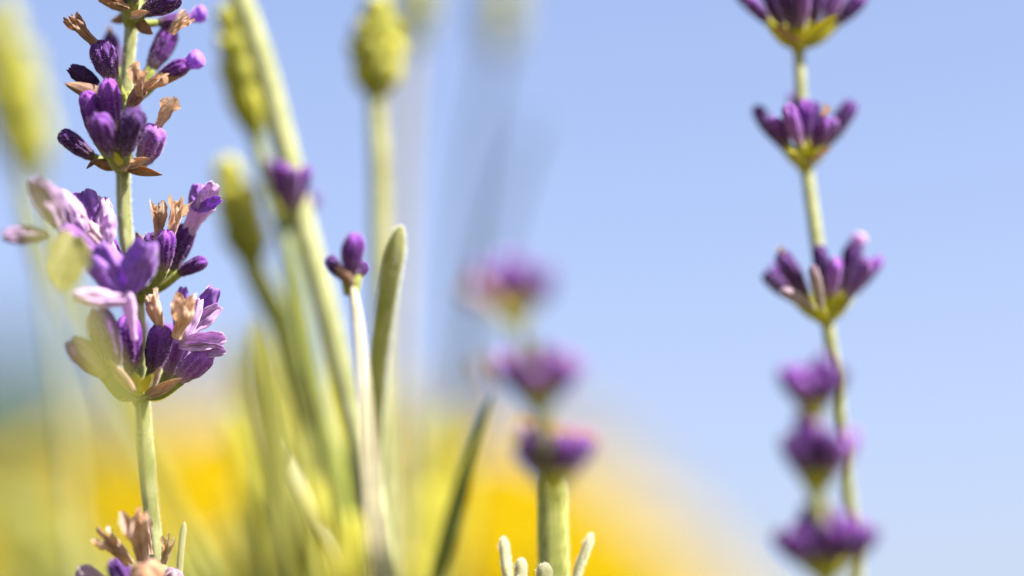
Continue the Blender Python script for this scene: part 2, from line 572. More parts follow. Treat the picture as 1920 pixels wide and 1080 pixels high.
def build_stem(t, pts, rad, mat, hint=Vector((.5, -.86, 0)), hairs=0, section=sec_stem, name='stem', per=8):
    p, r = spline(pts, rad, per)
    V, F, A, B = sweep(p, r, section, hint)
    nm = len(F) - 2
    mats, midx = [mat], None
    if hairs:
        rnd = random.Random(5)
        n0 = add_hairs(V, F, A, B, int(nm * hairs[1]), hairs[0], 0.00034, 0.000022, rnd)
        mats = [mat, FUZZ]
        midx = [0] * n0 + [1] * (len(F) - n0)
    org = ORG[t.name]
    me = mesh_from(name, [v - org for v in V], F, mats, A, B, midx)
    return link(name, me, t)

CUP = leaf_mat('yellow_green_cup', (0.28, 0.29, 0.012), (0.44, 0.42, 0.03), 0.1, 0.45, (0.55, 0.5, 0.02))

def fuzz_mat():
    m, t, b, o = new_mat('white_fuzz')
    n = noise_tex(t, 500, 2)
    c = ramp(t, [(0.3, (0.6, 0.6, 0.48)), (0.7, (0.8, 0.8, 0.7))], n.outputs['Fac'])
    finish(t, b, o, c, 0.6, 0, (1, 1, 1), 0.4)
    return m
FUZZ = fuzz_mat()

def spike(name, label, cat, pts, dzs, wpx, mat, group=None, lean=0.0, dy=0.0, hairs=0, per=8, wbase=None):
    """thing rooted in the soil with a stem through photo points"""
    wp = [P(x, y, d) for (x, y), d in zip(pts, dzs)]
    full = ground_path(wp, lean, dy)
    g = full[-1].copy()
    t = thing(name, g, label, cat, group)
    ORG[t.name] = g
    ws = wpx if isinstance(wpx, (list, tuple)) else [wpx] * len(pts)
    rad = [M(q, d) * 0.5 for q, d in zip(ws, dzs)]
    rad += [rad[-1] * (1 + 0.05 * k) for k in range(1, len(full) - len(rad) + 1)]
    build_stem(t, full, rad, mat, hairs=hairs, per=per)
    return t

def whorl(t, cpt, items, mat_i=None, ped=0.00042, seed=1):
    """one ring of flowers: a green cup of pedicels, and under it calyces, corollas and bracts"""
    rnd = random.Random(seed)
    V, F, A, B = [], [], [], []
    def addtube(a, b, ra, rb):
        off = len(V)
        mid = (a + b) * 0.5 + Vector((0, 0, -0.12 * (b - a).length))
        p, r = spline([a, mid, b], [ra, (ra + rb) * .5, rb], 5)
        v, f, aa, bb = sweep(p, r, lambda tt, u: (math.cos(u), math.sin(u), 0), Vector((1, -.35, .1)))
        V.extend(v); A.extend([0.3] * len(v)); B.extend(bb)
        F.extend(tuple(i + off for i in q) for q in f)
    addtube(cpt - UP * 0.0012, cpt + UP * 0.0010, 0.0008, 0.0012)
    for it in items:
        if it[0] == 'cal':
            a, b = it[1], it[2]
            addtube(cpt, a + (b - a) * 0.10, ped * 1.25, min(it[3] * .28, ped * 1.9))
    me = mesh_from('whorl_cup', [v - cpt for v in V], F, mat_i or STEM_G, A, B)
    wo = link('whorl_cup', me, t, cpt - ORG[t.name])
    ORG[wo.name] = cpt
    for it in items:
        k = it[0]
        if k == 'cal':
            put('calyx', rnd.choice(CM[it[4]]), wo, it[1], it[2], it[3], rnd.random() * 6.28)
        elif k == 'dry':
            put('withered_corolla', rnd.choice(WM[it[4]]), wo, it[1], it[2], it[3] * 1.02, rnd.random() * 6.28)
        elif k == 'knob':
            put('folded_corolla', rnd.choice(KM[it[4]]), wo, it[1], it[2], it[3], rnd.random() * 6.28)
        elif k == 'pet':
            put('petal', rnd.choice(PM[it[4]]), wo, it[1], it[2], it[3], rnd.uniform(-.35, .35), UP if abs((it[2] - it[1]).normalized().x) > .6 else RIGHT)
        elif k == 'bra':
            put('bract', rnd.choice(BM[it[4]]), wo, it[1], it[2], it[3], rnd.uniform(-.4, .4), UP if abs((it[2] - it[1]).normalized().x) > .6 else RIGHT)
    return wo

def px_items(rows, z0):
    """rows of (kind, x0, y0, x1, y1, width_px, depth0_mm, depth1_mm, colour)"""
    out = []
    for r in rows:
        k, x0, y0, x1, y1, wd, d0, d1, c = r[:9]
        it = [k, P(x0, y0, z0 + d0), P(x1, y1, z0 + d1), M(wd, z0), c]
        if len(r) > 9:
            it.append(r[9])
        out.append(tuple(it))
    return out

def fan(cx, cy, z0, n, half, h, wd, seed, cols=('violet',), lo=0.2):
    """a ring of calyces opening upward round (cx, cy)"""
    rnd = random.Random(seed)
    c = P(cx, cy, z0)
    out = []
    for k in range(n):
        ph = 2 * math.pi * (k + rnd.uniform(-.25, .25)) / n
        o = RIGHT * math.cos(ph) + FWD * math.sin(ph) * 0.9
        hh, ss = M(h, z0) * rnd.uniform(.75, 1.05), M(half, z0) * rnd.uniform(.75, 1.0)
        if k % 3 == 2:
            ss *= 0.45; hh *= 1.22
        a = c + o * ss * 0.42 + UP * hh * lo
        b = c + o * ss + UP * hh
        out.append(('cal', a, b, M(wd, z0) * rnd.uniform(.85, 1.1), rnd.choice(cols)))
    return c, out

# ------------------------------------------------------------------ ground
def ground():
    m, t, b, o = new_mat('garden_soil_and_grass')
    n1 = noise_tex(t, 1.3, 6)
    n2 = noise_tex(t, 45.0, 6)
    c1 = ramp(t, [(0.3, (0.10, 0.075, 0.045)), (0.7, (0.17, 0.13, 0.08))], n2.outputs['Fac'])
    c2 = ramp(t, [(0.3, (0.05, 0.075, 0.015)), (0.7, (0.11, 0.13, 0.03))], n2.outputs['Fac'])
    f = ramp(t, [(0.42, (0, 0, 0)), (0.58, (1, 1, 1))], n1.outputs['Fac'])
    c = mix(t, f, c1, c2)
    finish(t, b, o, c, 0.95, 0, (1, 1, 1), 0, None, n2.outputs['Fac'], 0.8, 0.02)
    xs = [-600, -120, -30, -8] + [i * 0.4 - 4 for i in range(21)] + [8, 30, 120, 600]
    V, F = [], []
    for x in xs:
        for y in xs:
            yy = y + 3
            near = math.exp(-(x * x + yy * yy) / 60)
            V.append(Vector((x, yy, 0.03 * near * noise.noise(Vector((x * .9, yy * .9, 0))) - 0.02)))
    n = len(xs)
    for i in range(n - 1):
        for j in range(n - 1):
            F.append((i * n + j, (i + 1) * n + j, (i + 1) * n + j + 1, i * n + j + 1))
    g = link('ground', mesh_from('ground', V, F, m))
    g['kind'] = 'structure'
ground()

# ------------------------------------------------------------------ shrubs behind
def simple_leaf_mat(name, a, b_, tr, transl=0.3, scale=3.0):
    m, t, b, o = new_mat(name)
    n = noise_tex(t, scale, 4)
    c = ramp(t, [(0.3, a), (0.7, b_)], n.outputs['Fac'])
    tc = ramp(t, [(0.3, tr), (0.7, tr)], n.outputs['Fac'])
    finish(t, b, o, c, 0.8, 0, (1, 1, 1), transl, tc, spec=0.05)
    return m

SHRUB_LEAF = simple_leaf_mat('shrub_leaf', (0.07, 0.10, 0.012), (0.14, 0.17, 0.025), (0.16, 0.2, 0.01))
HEDGE_LEAF = simple_leaf_mat('hedge_leaf', (0.045, 0.075, 0.035), (0.09, 0.12, 0.06), (0.08, 0.13, 0.03))
BLOSSOM = simple_leaf_mat('yellow_blossom', (0.42, 0.295, 0.0005), (0.52, 0.395, 0.001), (0.49, 0.36, 0.0005), 0.35)
BARK = simple_leaf_mat('bark', (0.10, 0.07, 0.045), (0.17, 0.12, 0.08), (0.1, 0.1, 0.1), 0.0, 30)

def leaf_cloud(pts, size, rnd, petals=0, spread=1.0):
    V, F = [], []
    for p, nrm in pts:
        m = frame((nrm + Vector((rnd.uniform(-1, 1), rnd.uniform(-1, 1), rnd.uniform(-1, 1))) * spread), rnd.random() * 6.28)
        s = size * rnd.uniform(.7, 1.25)
        if petals:
            for k in range(petals):
                q = Matrix.Rotation(2 * math.pi * k / petals, 3, 'Z')
                i = len(V)
                for c in ((0, 0, 0), (.38, -.28, .10), (.62, 0, .16), (.38, .28, .10)):
                    V.append(p + m @ (q @ Vector(c)) * s)
                F += [(i, i + 1, i + 2), (i, i + 2, i + 3)]
        else:
            i = len(V)
            for c in ((0, 0, 0), (.22, .35, .06), (0, 1, -.05), (-.22, .35, .06)):
                V.append(p + m @ Vector(c) * s)
            F += [(i, i + 1, i + 2), (i, i + 2, i + 3)]
    return V, F

def shrub(name, label, dist, profile, depth, n_leaf, leaf_size, leaf_mat_, n_bl, seed, bl_size=0.026):
    rnd = random.Random(seed)
    dz = (dist - FOC) * 1000
    tops = [P(x, y, dz) for x, y in profile]
    x0, x1 = tops[0].x, tops[-1].x
    yc = tops[0].y
    def top(x):
        for a, b in zip(tops, tops[1:]):
            if a.x <= x <= b.x:
                return a.z + (b.z - a.z) * (x - a.x) / (b.x - a.x)
        return 0.1
    base = Vector(((x0 + x1) / 2, yc, 0))
    t = thing(name, base, label, 'shrub')
    ORG[t.name] = base
    def sample(shell):
        for _ in range(100):
            x = rnd.uniform(x0, x1)
            zt = top(x)
            e = min(1.0, (x - x0) / 0.12, (x1 - x) / 0.12)
            a = rnd.uniform(0, math.pi)                  # front (0) over the top to the back (pi)
            r = 1 - shell * rnd.random() ** 2
            y = -math.cos(a) * depth * r * max(.3, e)
            zz = zt * (0.22 + 0.78 * math.sin(a) ** 0.55) * r
            lump = 0.07 * noise.noise(Vector((x * 7, y * 7, seed)))
            if zz > 0.01:
                return Vector((x, yc + y, zz + lump)), Vector((0, -math.cos(a), math.sin(a) + .4))
    V, F = leaf_cloud([sample(0.45) for _ in range(n_leaf)], leaf_size, rnd)
    o = link('foliage', mesh_from('foliage', [v - base for v in V], F, leaf_mat_), t)
    o['kind'] = 'stuff'
    if n_bl:
        V, F = leaf_cloud([sample(0.10) for _ in range(n_bl)], bl_size, rnd, 5, 0.5)
        o = link('blossoms', mesh_from('blossoms', [v - base for v in V], F, BLOSSOM), t)
        o['kind'] = 'stuff'
    for k in range(9):
        x = x0 + (x1 - x0) * (k + .5) / 9
        tip = Vector((x, yc + rnd.uniform(-.1, .1), top(x) * .8))
        st = base + Vector(((x - base.x) * .25, rnd.uniform(-.05, .05), -.02))
        p, r = spline([st, st.lerp(tip, .5) + Vector((0, rnd.uniform(-.04, .04), .03)), tip], [.011, .007, .003], 6)
        v, f, a, b = sweep(p, r, lambda tt, u: (math.cos(u), math.sin(u), 0), Vector((1, 0, 0)))
        link('branch', mesh_from('branch', [q - base for q in v], f, BARK, a, b), t)
    return t

shrub('yellow_flowering_shrub', 'rounded shrub covered in golden yellow blossom, blurred behind the lavender', 1.15,
      [(-1500, 3300), (-1250, 2200), (-850, 1450), (-420, 1060), (-120, 900), (60, 800), (170, 730), (300, 705), (600, 695), (840, 705), (960, 770), (1100, 885), (1235, 1025), (1400, 1240), (1680, 1640), (2000, 2200), (2200, 3300)],
      0.30, 9000, 0.024, SHRUB_LEAF, 80000, 3, 0.0145)
shrub('dark_green_shrub', 'dull bluish green shrub far behind, beside the yellow blossoming shrub', 2.4,
      [(-1900, 2200), (-1600, 1200), (-900, 640), (-300, 580), (-60, 570), (80, 620), (180, 730), (280, 900), (480, 1250), (640, 2100)],
      0.4, 16000, 0.04, HEDGE_LEAF, 0, 5)

# ------------------------------------------------------------------ sharp lavender spike on the left
A_LIST = [
 # centre, rows
 ((246, 32), [
  ('cal', 240, 18, 192, -18, 36, -1, -3, 'brown'), ('cal', 262, 26, 334, -8, 40, -2, -5, 'dark'),
  ('cal', 240, 12, 218, -70, 42, -3, -5, 'violet'), ('cal', 250, 8, 262, -86, 42, -4, -6, 'violet'),
  ('cal', 258, 12, 300, -66, 40, 2, 4, 'dark'), ('cal', 236, 14, 180, -58, 38, 3, 6, 'dark'),
  ('cal', 288, 44, 350, 33, 26, 1, 2, 'violet'), ('knob', 345, 35, 388, 26, 34, 1, 2, 'violet'),
  ('dry', 322, 62, 352, 28, 34, -3, -4, 'tan'), ('bra', 258, 38, 290, 64, 30, -1, -2, 'dark'),
  ('bra', 236, 32, 205, 40, 22, 1, 2, 'dark'), ('bra', 246, 30, 282, 22, 18, -4, -6, 'tan'),
  ('dry', 240, 15, 200, 2, 30, -5, -7, 'brown')]),
 ((238, 190), [
  ('cal', 216, 156, 181, 79, 47, -3, -4, 'dark'), ('dry', 178, 82, 128, 30, 42, -4, -5, 'brown'),
  ('cal', 224, 140, 207, 64, 30, 4, 6, 'dark'), ('dry', 210, 70, 203, 52, 18, 5, 6, 'brown'),
  ('pet', 186, 158, 131, 126, 44, -3, -4, 'dark'), ('bra', 196, 176, 122, 155, 34, -5, -6, 'dark'),
  ('cal', 278, 138, 324, 54, 41, 1, 2, 'violet'), ('dry', 318, 62, 350, 22, 30, 1, 1, 'tan'),
  ('cal', 292, 150, 352, 116, 32, -1, -2, 'violet'), ('knob', 338, 126, 379, 106, 36, -1, -2, 'violet'),
  ('bra', 290, 160, 352, 138, 20, -2, -2, 'brown'),
  ('dry', 262, 176, 258, 128, 40, -6, -9, 'tan'), ('dry', 262, 172, 304, 144, 34, -5, -8, 'tan'),
  ('cal', 240, 205, 266, 166, 26, -3, -5, 'brown'), ('bra', 244, 192, 276, 174, 18, -4, -6, 'brown')]),
 ((229, 306), [
  ('cal', 180, 300, 114, 248, 33, -2, -3, 'dark'), ('cal', 188, 274, 162, 174, 38, -5, -7, 'violet'),
  ('cal', 214, 250, 199, 150, 40, -5, -8, 'violet'), ('cal', 212, 292, 180, 216, 46, -8, -11, 'violet'),
  ('cal', 233, 294, 254, 206, 46, -8, -10, 'dark'), ('cal', 264, 312, 298, 238, 50, -2, -3, 'pale'),
  ('cal', 240, 262, 250, 184, 34, 4, 6, 'dark'), ('cal', 208, 280, 190, 190, 36, 4, 7, 'dark'),
  ('dry', 294, 244, 322, 180, 42, -3, -3, 'tan'),
  ('bra', 236, 314, 306, 328, 22, -3, -5, 'brown'), ('bra', 220, 312, 172, 302, 26, -3, -4, 'brown'),
  ('bra', 182, 300, 162, 318, 12, -3, -4, 'dark'), ('bra', 236, 310, 282, 296, 22, -5, -6, 'tan'),
  ('bra', 226, 310, 214, 286, 18, -8, -9, 'yellow'), ('dry', 232, 318, 246, 292, 24, -6, -7, 'tan')]),
 ((262, 548), [
  ('cal', 304, 520, 284, 438, 40, -2, -3, 'dark'), ('cal', 318, 514, 352, 422, 40, 0, -1, 'dark'),
  ('cal', 308, 512, 310, 432, 36, -5, -6, 'violet'), ('cal', 330, 516, 386, 486, 28, -1, -2, 'violet'),
  ('knob', 352, 436, 396, 356, 54, -1, -2, 'lilac'), ('pet', 372, 392, 402, 344, 46, -3, -4, 'lilac'), ('pet', 368, 396, 372, 344, 40, -3, -3, 'violet'), ('pet', 372, 400, 418, 376, 36, -3, -4, 'violet'),
  ('dry', 296, 452, 300, 376, 44, -4, -5, 'tan'), ('dry', 318, 446, 344, 376, 46, -4, -6, 'tan'),
  ('bra', 270, 470, 254, 436, 20, -1, -2, 'brown'),
  # the left half of the ring
  ('cal', 226, 500, 158, 420, 42, -6, -9, 'tan'), ('cal', 232, 520, 186, 440, 40, -4, -5, 'violet'),
  ('pet', 178, 432, 150, 362, 84, -7, -8, 'violet'), ('pet', 190, 436, 188, 368, 60, -8, -7, 'lilac'),
  ('dry', 176, 440, 150, 396, 26, -9, -10, 'tan'),
  ('pet', 112, 430, 62, 338, 66, -14, -17, 'grey'), ('pet', 96, 440, 8, 440, 46, -14, -17, 'grey'),
  ('pet', 142, 440, 108, 548, 104, -19, -24, 'green'),
  ('cal', 196, 500, 120, 430, 40, -10, -14, 'pale'),
  ('pet', 160, 440, 110, 366, 60, -10, -12, 'lilac'), ('pet', 190, 470, 206, 400, 44, -9, -9, 'lilac'), ('pet', 128, 436, 84, 356, 62, -12, -14, 'grey')]),
 ((262, 742), [
  ('cal', 200, 706, 132, 646, 44, -9, -13, 'tan'), ('cal', 216, 704, 186, 584, 52, -9, -13, 'violet'),
  ('cal', 246, 702, 240, 594, 46, -7, -9, 'violet'), ('cal', 286, 706, 304, 610, 46, -6, -7, 'violet'),
  ('cal', 314, 714, 346, 612, 46, -2, -3, 'pale'), ('cal', 330, 718, 396, 656, 44, -4, -5, 'pale'),
  ('cal', 254, 690, 262, 600, 40, 5, 7, 'dark'), ('cal', 292, 700, 320, 610, 40, 5, 7, 'violet'),
  # the open flower in front
    ('pet', 240, 556, 180, 462, 96, -13, -14, 'violet'), ('pet', 240, 556, 278, 458, 88, -13, -15, 'violet'),
  ('pet', 244, 560, 146, 550, 50, -13, -17, 'lilac'), ('pet', 238, 560, 232, 488, 50, -12, -11, 'violet'),
  ('knob', 252, 636, 236, 546, 25, -11, -13, 'lilac'),
  # the right flowers
  ('pet', 336, 646, 424, 632, 48, -5, -6, 'lilac'), ('pet', 352, 625, 400, 540, 54, -3, -4, 'violet'),
  ('pet', 352, 625, 412, 575, 44, -4, -4, 'lilac'), ('pet', 356, 650, 424, 656, 40, -5, -6, 'lilac'), ('pet', 336, 640, 372, 560, 44, -6, -6, 'lilac'), ('pet', 328, 612, 342, 538, 40, -2, -2, 'violet'),
  ('dry', 302, 630, 288, 546, 44, -7, -8, 'tan'), ('dry', 330, 632, 358, 556, 54, -7, -9, 'tan'),
  ('bra', 278, 742, 342, 708, 24, -5, -7, 'tan'), ('bra', 262, 742, 252, 700, 30, -8, -9, 'yellow'),
  ('bra', 282, 730, 302, 690, 22, -8, -9, 'tan'), ('bra', 262, 736, 286, 704, 24, -9, -10, 'yellow'),
  ('bra', 250, 735, 196, 668, 24, -9, -12, 'tan')]),
 ((288, 1140), [
  ('cal', 280, 1150, 272, 1060, 64, -12, -15, 'brown'), ('cal', 230, 1130, 146, 1070, 38, -8, -11, 'tan'),
  ('cal', 310, 1140, 330, 1066, 40, -2, -3, 'tan'), ('cal', 250, 1120, 214, 1050, 44, 3, 5, 'violet'),
  ('dry', 270, 1056, 248, 950, 66, -9, -12, 'tan'), ('dry', 242, 1056, 190, 996, 46, -8, -11, 'tan'),
  ('dry', 306, 1056, 320, 1006, 30, -3, -4, 'tan'), ('dry', 280, 1040, 272, 972, 36, -3, -3, 'tan')]),
]
tA = spike('lavender_spike', 'sharp violet lavender spike with withered tan corollas and pale lit stem', 'lavender',
           [(256, -120), (252, -40), (248, 32), (240, 120), (236, 200), (231, 310), (236, 440), (256, 560), (266, 745), (276, 880), (290, 1010), (304, 1140), (312, 1240)],
           [0] * 13, [17, 19, 21, 21, 22, 23, 24, 24, 25, 25, 26, 26, 26], STEM, hairs=(5000, .55), per=14)
for i, (c, rows) in enumerate(A_LIST):
    whorl(tA, P(*c), px_items(rows, 0), seed=20 + i)

# ------------------------------------------------------------------ tall spike on the right
ZB = 13
B_LIST = [
 ((1497, 80), [
  ('cal', 1440, 42, 1380, -24, 28, 0, 0, 'dark'), ('cal', 1430, 34, 1400, 0, 24, -5, -6, 'violet'),
  ('cal', 1464, 48, 1436, -36, 36, -3, -4, 'dark'), ('cal', 1486, 52, 1474, -36, 34, -5, -7, 'dark'),
  ('cal', 1504, 52, 1504, -38, 30, -5, -7, 'pale'), ('cal', 1530, 48, 1536, -34, 32, 0, 0, 'dark'),
  ('cal', 1556, 44, 1576, -28, 30, -2, -2, 'pale'), ('cal', 1576, 44, 1622, -16, 32, 0, 0, 'violet'),
  ('cal', 1510, 50, 1518, -40, 30, 6, 8, 'violet'), ('bra', 1504, 76, 1572, 26, 22, -6, -8, 'yellow'),
  ('bra', 1498, 78, 1450, 48, 18, -4, -5, 'brown')]),
 ((1509, 304), [
  ('cal', 1472, 284, 1414, 203, 27, 0, 0, 'dark'), ('cal', 1472, 268, 1451, 222, 25, -5, -7, 'violet'),
  ('cal', 1502, 274, 1472, 200, 29, -6, -8, 'pale'), ('cal', 1504, 262, 1491, 174, 29, 5, 6, 'pale'),
  ('cal', 1510, 268, 1508, 188, 30, -4, -5, 'violet'), ('cal', 1518, 268, 1528, 192, 29, -2, -3, 'dark'),
  ('cal', 1528, 274, 1546, 222, 25, -6, -8, 'violet'), ('cal', 1542, 272, 1564, 222, 26, -3, -4, 'pale'),
  ('cal', 1548, 276, 1600, 192, 33, 0, 0, 'dark'), ('bra', 1508, 306, 1478, 280, 22, -5, -7, 'yellow'),
  ('bra', 1514, 304, 1562, 278, 18, -4, -5, 'tan'), ('dry', 1538, 232, 1552, 196, 20, -7, -8, 'tan')]),
 ((1550, 592), [
  ('cal', 1486, 562, 1434, 512, 28, 0, 0, 'dark'), ('cal', 1490, 548, 1448, 500, 26, 4, 5, 'violet'),
  ('cal', 1510, 556, 1464, 474, 34, -2, -3, 'dark'), ('cal', 1526, 578, 1466, 542, 20, -6, -8, 'tan'),
  ('cal', 1540, 580, 1522, 500, 20, -7, -8, 'tan'), ('cal', 1550, 556, 1534, 462, 28, -3, -4, 'dark'),
  ('cal', 1560, 556, 1566, 484, 28, -4, -5, 'pale'), ('cal', 1584, 554, 1607, 452, 38, 0, 0, 'dark'),
  ('cal', 1592, 560, 1630, 486, 26, -4, -5, 'pale'), ('cal', 1598, 556, 1650, 482, 24, 2, 2, 'violet'),
  ('bra', 1552, 590, 1600, 548, 26, -3, -3, 'yellow'), ('knob', 1600, 480, 1612, 436, 30, 0, 0, 'lilac'), ('dry', 1474, 496, 1462, 462, 20, -3, -3, 'brown')]),
]
tB = spike('lavender_spike', 'tall slender lavender spike with three widely spaced dark violet whorls', 'lavender',
           [(1488, -90), (1497, 80), (1503, 200), (1512, 310), (1531, 450), (1551, 600), (1567, 720), (1581, 850), (1596, 980), (1608, 1110), (1618, 1240)],
           [ZB] * 6 + [15, 18, 21, 24, 26], [16, 17, 18, 19, 21, 20, 21, 21, 22, 22, 22], STEM)
for i, (c, rows) in enumerate(B_LIST):
    its = []
    for it in px_items(rows, ZB):
        if it[0] == 'cal':
            it = ('cal', it[1].lerp(P(*c, ZB), 0.16), it[2], it[3] * 1.03, it[4])
        its.append(it)
    whorl(tB, P(*c, ZB), its, CUP, 0.00085, 40 + i)

# ------------------------------------------------------------------ blurred spike in front of the tall one
ZC = -38
tC = spike('lavender_spike', 'short lavender spike of three crowded whorls beside the tall slender spike, strongly blurred', 'lavender',
           [(1520, 715), (1525, 775), (1531, 910), (1546, 1075), (1558, 1180)], [ZC] * 5, [16, 24, 25, 26, 26], STEM_G)
for i, (cx, cy, n, hw, h) in enumerate([(1524, 774, 8, 66, 92), (1530, 912, 10, 80, 112), (1548, 1074, 11, 100, 100)]):
    c, it = fan(cx, cy, ZC, n + 1, hw, h, 33, 60 + i, ('violet', 'violet', 'pale', 'dark'))
    whorl(tC, c, it, CUP, 0.0007, seed=60 + i)

# ------------------------------------------------------------------ blurred spike in the middle
D = [(985, 380), (972, 470), (965, 590), (1010, 752), (1032, 900), (1040, 1010), (1046, 1120)]
Dz = [-64, -60, -56, -48, -40, -38, -36]
tD = spike('lavender_spike', 'soft blurred lavender spike of three whorls standing in front of the yellow-green hairy shoot', 'lavender',
           D[2:], Dz[2:], 20, STEM_G)
for i, (cx, cy, z, n, hw, h) in enumerate([(963, 590, -56, 11, 78, 92), (1010, 760, -48, 11, 98, 96), (1036, 912, -40, 9, 74, 104)]):
    c, it = fan(cx, cy, z, n + 3, hw, h, 36, 70 + i, ('violet', 'pale', 'pale', 'dark'))
    if i == 0:
        it += [('cal', P(930, 575, z - 5), P(880, 540, z - 8), M(34, z), 'brown'), ('bra', P(965, 592, z - 4), P(1000, 570, z - 8), M(30, z), 'yellow')]
    if i == 2:
        it += [('dry', P(1004, 840, z + 4), P(968, 790, z + 5), M(36, z), 'tan')]
    if i == 1:
        it += [('dry', P(930, 735, z - 4), P(890, 680, z - 6), M(44, z), 'tan')]
    whorl(tD, c, it, CUP, 0.0008, seed=70 + i)

# ------------------------------------------------------------------ small bud stem
tE = spike('lavender_bud_stem', 'thin stem tipped by two small violet buds beside a felted leaf', 'lavender',
           [(660, 533), (670, 600), (679, 700), (690, 850), (702, 1000), (712, 1150)], [-13, -18, -25, -34, -42, -48], [13, 16, 17, 17, 17, 17], STEM_P)
whorl(tE, P(659, 534, -13), px_items([
    ('cal', 656, 530, 664, 438, 40, -1, -2, 'violet'), ('cal', 650, 527, 613, 484, 25, 0, 0, 'dark'),
    ('cal', 660, 526, 686, 494, 26, 3, 4, 'dark'), ('bra', 660, 536, 630, 500, 24, -2, -3, 'dark')], -13), ped=0.0006, seed=80)

# ------------------------------------------------------------------ young green spikes
def young_spike(label, bx, by, tx, ty, wd, z, stem_pts, stem_w, stem_mat_, seed, extra=None):
    rnd = random.Random(seed)
    pts = [(bx + (tx - bx) * .6, by + (ty - by) * .6), (bx, by)] + stem_pts
    t = spike('young_lavender_spike', label, 'lavender', pts, [z] * len(pts), [stem_w * .5, stem_w * .9] + [stem_w] * len(stem_pts), stem_mat_)
    a, b = P(bx, by, z), P(tx, ty, z)
    ax = b - a
    items = []
    nrow = 4
    L = ax.length
    for r in range(nrow):
        f = r / nrow
        n = (5, 6, 5, 3)[r]
        for k in range(n):
            ph = 2 * math.pi * (k + .5 * (r % 2) + rnd.uniform(-.15, .15)) / n
            o = RIGHT * math.cos(ph) + FWD * math.sin(ph)
            hw = M(wd, z) * (.36, .42, .34, .16)[r]
            p0 = a + ax * (f * 0.8) + o * hw * 0.35
            p1 = a + ax * (f * 0.78 + .36) + o * hw
            items.append(('cal', p0, p1, M(wd, z) * .38 * rnd.uniform(.85, 1.1), 'green'))
    items.append(('cal', a + ax * .62, b, M(wd, z) * .4, 'green'))
    whorl(t, a, items + (extra or []), ped=0.0006, seed=seed)
    return t

young_spike('yellow-green unopened lavender spike lying along a thick pale diagonal stem', 481, 254, 428, 4, 90, 32,
            [(500, 330), (530, 430), (560, 560), (600, 760), (640, 950), (670, 1130)], 24, STEM_G, 90)
young_spike('yellow-green unopened lavender spike on a dark stem, lower than its neighbour', 474, 500, 424, 294, 92, 40,
            [(515, 585), (552, 680), (600, 800), (640, 930), (664, 1060), (676, 1180)], 44, STEM_G, 91)
young_spike('plump pale green unopened lavender head on a straight beige stem', 704, 178, 708, -8, 104, 36,
            [(710, 300), (712, 440), (714, 600), (718, 780), (722, 960), (726, 1130)], 30, STEM, 92)
young_spike('very blurred green unopened spike beside the plump green head', 764, 95, 796, -90, 72, 100,
            [(752, 250), (745, 430), (742, 620), (738, 850), (735, 1120)], 26, STEM_P, 93)
young_spike('very blurred green unopened spike far behind, alone against the sky', 928, 112, 946, -90, 72, 140,
            [(900, 260), (876, 440), (862, 620), (850, 850), (838, 1120)], 18, STEM_SHADE, 94)

young_spike('very blurred yellow-green unopened spike nodding over the sharp violet spike', 58, 340, -6, 0, 112, 80,
            [(80, 460), (105, 640), (130, 850), (150, 1120)], 18, STEM, 95)

spike('lavender_stalk', 'bare stalk painted dark as shade, far behind, leaning beside the strongly blurred green spike', 'lavender',
      [(1000, 230), (965, 320), (935, 430), (910, 540), (885, 700), (865, 900), (850, 1120)], [150] * 7, [14, 17, 18, 18, 18, 18, 18], STEM_SHADE)

# thick pale stem with one small violet whorl
tG = spike('lavender_spike', 'thick pale diagonal stem carrying one small violet whorl', 'lavender',
           [(424, -90), (450, -10), (492, 110), (534, 270), (564, 400), (606, 560), (654, 750), (688, 900), (712, 1040), (730, 1160)],
           [22] * 10, [32, 34, 36, 38, 38, 39, 39, 39, 38, 38], STEM)
whorl(tG, P(548, 402, 32), px_items([
    ('cal', 540, 394, 502, 302, 26, -4, -6, 'pale'), ('cal', 546, 394, 526, 306, 27, -12, -16, 'violet'),
    ('cal', 550, 394, 548, 318, 27, -13, -17, 'pale'), ('cal', 556, 396, 574, 314, 25, -12, -15, 'violet'),
    ('cal', 544, 392, 514, 340, 24, -8, -9, 'dark'), ('cal', 562, 400, 596, 366, 24, 0, 0, 'violet'),
    ('bra', 546, 404, 520, 360, 30, -6, -8, 'brown')], 32), ped=0.0007, seed=85)

# ------------------------------------------------------------------ leafy shoots
def add_leaves(t, base, leaves):
    for pts, dzs, wd, m, tw, hr in leaves:
        if not isinstance(dzs, (list, tuple)):
            dzs = [dzs] * len(pts)
        wp = [P(px, py, d) for (px, py), d in zip(pts, dzs)]
        wp = list(reversed(wp))                          # base first
        dz_r = list(reversed(dzs))
        wp = [base] + wp
        n = len(wp)
        hw = M(wd, dz_r[-1]) * .5
        p, r = spline(wp, [hw] * n, 9)
        k = len(p)
        rr = []
        for i in range(k):
            s = i / (k - 1)
            tipk = ((1.0 - s) / 0.75) ** 0.75 if m is LEAF_D else (max(0, 1.0 - s) / 0.16) ** 0.5
            v = min(1.0, 0.35 + 1.6 * s) * min(1.0, tipk + 0.02)
            rr.append(hw * max(v, 0.03))
        hint = RIGHT * math.cos(tw) + FWD * math.sin(tw)
        V, F, A, B = sweep(p, rr, sec_leaf, hint)
        nm = len(F) - 2
        mats, midx = [m], None
        if hr:
            n0 = add_hairs(V, F, A, B, nm, hr, 0.00032, 0.000024, random.Random(3))
            mats, midx = [m, FUZZ], [0] * n0 + [1] * (len(F) - n0)
        link('leaf', mesh_from('leaf', [q - ORG[t.name] for q in V], F, mats, A, B, midx), t)

